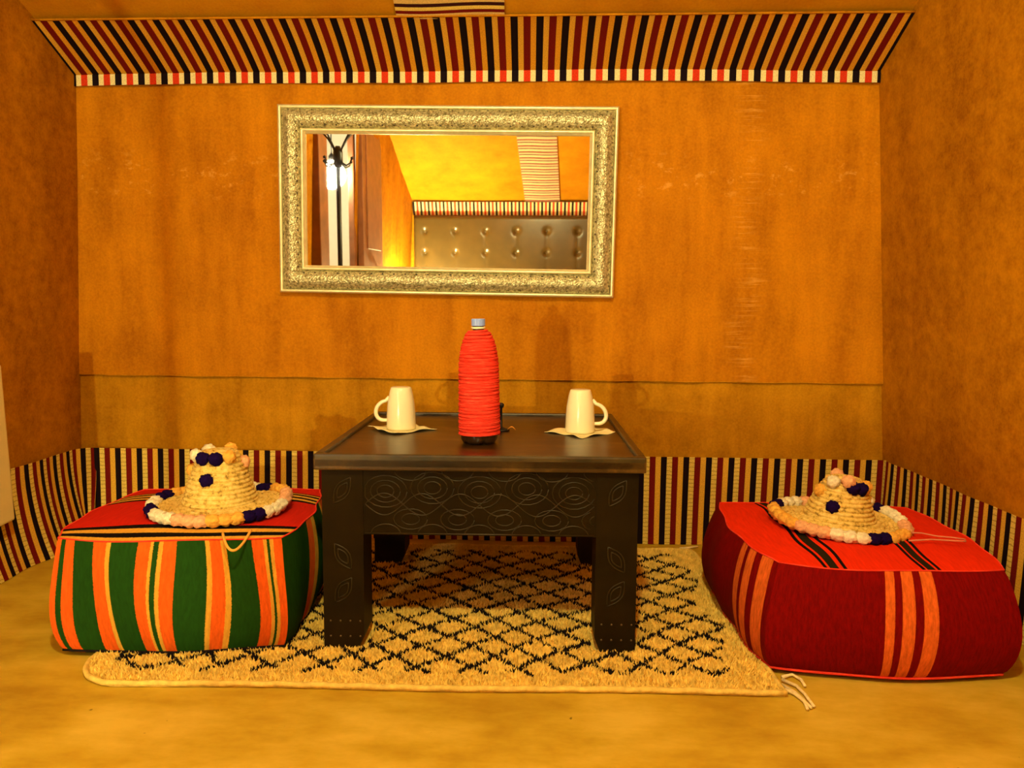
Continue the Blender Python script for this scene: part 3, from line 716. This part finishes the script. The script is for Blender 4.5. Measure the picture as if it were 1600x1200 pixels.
for v in st.data.vertices: v.co = inv @ v.co

# ------------------------------------------------------------------ rug
RX0, RX1, RY0, RY1 = -.885, .452, 1.350, 2.215
rg = empty('rug', (-.2, 1.78, 0)); tag(rg, 'cream shaggy rug with black diamond lattice under the table', 'rug')
def redge(x, y):
    """front edge runs slightly askew, left front corner rounded"""
    return y
def inside(x, y, m=0.0):
    yf = 1.340 + .034 * (x + .77) / 1.2 + .003 * math.sin(9 * x)
    xr_ = .440 + .010 * math.sin(7 * y) - .03 * max(0, (y - 1.5)) ; xl_ = -.885 + .006 * math.sin(11 * y)
    if not (xl_ + m < x < xr_ - m and yf + m < y < 2.205 - m): return False
    r = .10 - m
    if x < xl_ + m + r and y < yf + m + r:
        return (x - xl_ - m - r) ** 2 + (y - yf - m - r) ** 2 < r * r
    return True
outl = []
yfn = lambda x: 1.340 + .034 * (x + .77) / 1.2 + .003 * math.sin(9 * x)
for i in range(13):
    a = PI + i / 12 * PI / 2; outl.append((-.885 + .10 + .10 * math.cos(a), yfn(-.8) + .10 + .10 * math.sin(a)))
for i in range(1, 60): x = -.785 + i / 60 * 1.225; outl.append((x, yfn(x)))
for i in range(30): y = yfn(.44) + i / 30 * (2.205 - yfn(.44)); outl.append((.440 + .010 * math.sin(7 * y) - .03 * max(0, (y - 1.5)), y))
for i in range(40): outl.append((.42 - i / 40 * 1.305, 2.205 + .003 * math.sin(i)))
for i in range(20): y = 2.205 - i / 20 * (2.205 - yfn(-.8) - .10); outl.append((-.885 + .006 * math.sin(11 * y), y))
b = MB(); n = len(outl); o3 = Vector((-.2, 1.78, 0))
V = [(x - o3.x, y - o3.y, .0005) for x, y in outl] + [(x - o3.x, y - o3.y, .0075) for x, y in outl]
b.add(V, [tuple(range(n - 1, -1, -1)), tuple(range(n, 2 * n))] + [(i, (i + 1) % n, (i + 1) % n + n, i + n) for i in range(n)]); b.build('backing', M['rug'], rg)
b = MB(); b.tube([(x - o3.x, y - o3.y, .0075 + .001 * math.sin(i * 1.7)) for i, (x, y) in enumerate(outl)], .0055, 7, closed=True); b.build('binding', M['rug'], rg)
rs = np.random.RandomState(4)
def pattern(x, y):
    """black lattice lines, irregular"""
    wx = x + .010 * np.sin(9 * y + 3 * x) + .006 * np.sin(21 * x + 5 * y); wy = y + .007 * np.sin(8 * x) + .005 * np.sin(17 * x + 4 * y)
    u = wx / .097 + wy / .092; v = wx / .097 - wy / .092
    du = np.abs(u - np.round(u)); dv = np.abs(v - np.round(v))
    ln = np.minimum(du, dv) < .072 + rs.uniform(-.05, .05, x.shape)
    m_ = (x > -.835) & (x < .372 + .02 * np.sin(20 * y)) & (y > 1.395 + .028 * (x + .77) / 1.2 + .008 * np.sin(60 * x)) & (y < 2.15)
    return ln & m_
gx, gy = np.meshgrid(np.arange(RX0, RX1, .0046), np.arange(1.33, 2.21, .0046)); gx = gx.ravel() + rs.uniform(-.002, .002, gx.size); gy = gy.ravel() + rs.uniform(-.002, .002, gy.size)
ok = np.array([inside(a, c_, .006) for a, c_ in zip(gx, gy)])
# leave the footprints of legs and poufs free
def rectmask(cx_, cy_, hx_, hy_, rz):
    dx, dy = gx - cx_, gy - cy_; lx = dx * math.cos(rz) + dy * math.sin(rz); ly = -dx * math.sin(rz) + dy * math.cos(rz)
    return (np.abs(lx) < hx_) & (np.abs(ly) < hy_)
ok &= ~rectmask(-.757, 1.675, .215, .20, math.radians(5.5)); ok &= ~rectmask(.678, 1.70, .225, .235, 0)
for sx in (-1, 1):
    for sy in (-1, 1):
        lx, ly = sx * (X - IN - LG / 2), sy * (Y - IN - LG / 2); a = math.radians(1.5)
        ok &= ~rectmask(-.139 + lx * math.cos(a) - ly * math.sin(a), 1.825 + lx * math.sin(a) + ly * math.cos(a), LG / 2 + .002, LG / 2 + .002, a)
gx, gy = gx[ok], gy[ok]; blk = pattern(gx, gy)
def tufts(px, py, name, mat, hgt):
    k = len(px); ang = rs.uniform(0, 2 * PI, k); r = .0036; hh = hgt * rs.uniform(.7, 1.2, k); lx, ly = rs.normal(0, .0028, k), rs.normal(-.001, .0028, k)
    V = np.zeros((k, 4, 3))
    for j in range(3):
        V[:, j, 0] = px + r * np.cos(ang + j * 2 * PI / 3); V[:, j, 1] = py + r * np.sin(ang + j * 2 * PI / 3); V[:, j, 2] = .007
    V[:, 3, 0] = px + lx; V[:, 3, 1] = py + ly; V[:, 3, 2] = .0075 + hh
    V[:, :, 0] -= o3.x; V[:, :, 1] -= o3.y
    base = np.arange(k)[:, None] * 4
    Fc = np.concatenate([base + np.array([[0, 1, 3]]), base + np.array([[1, 2, 3]]), base + np.array([[2, 0, 3]])], 1).reshape(-1, 3)
    me = bpy.data.meshes.new(name); me.from_pydata(V.reshape(-1, 3).tolist(), [], Fc.tolist()); me.materials.append(mat); me.update()
    o = bpy.data.objects.new(name, me); COL.objects.link(o); o.parent = rg; tag(o, kind='stuff'); return o
tufts(gx[~blk], gy[~blk], 'cream_pile', M['rug_pile'], .0085)
tufts(gx[blk], gy[blk], 'black_pile', M['rug_black'], .0095)
for ti, path in enumerate([[(1222, 1058), (1238, 1054), (1252, 1062), (1258, 1072)], [(1222, 1062), (1245, 1072), (1258, 1085), (1272, 1104)], [(1222, 1070), (1242, 1082), (1256, 1094), (1262, 1108)], [(1222, 1076), (1240, 1083), (1252, 1092), (1268, 1106)], [(1062, 857), (1075, 856), (1090, 854)]]):
    b = MB(); b.tube([onz(*q_, .005) - o3 for q_ in path], [.0035, .0032, .003, .0028][:len(path)], 7); b.build('tassel', M['tassel'], rg)
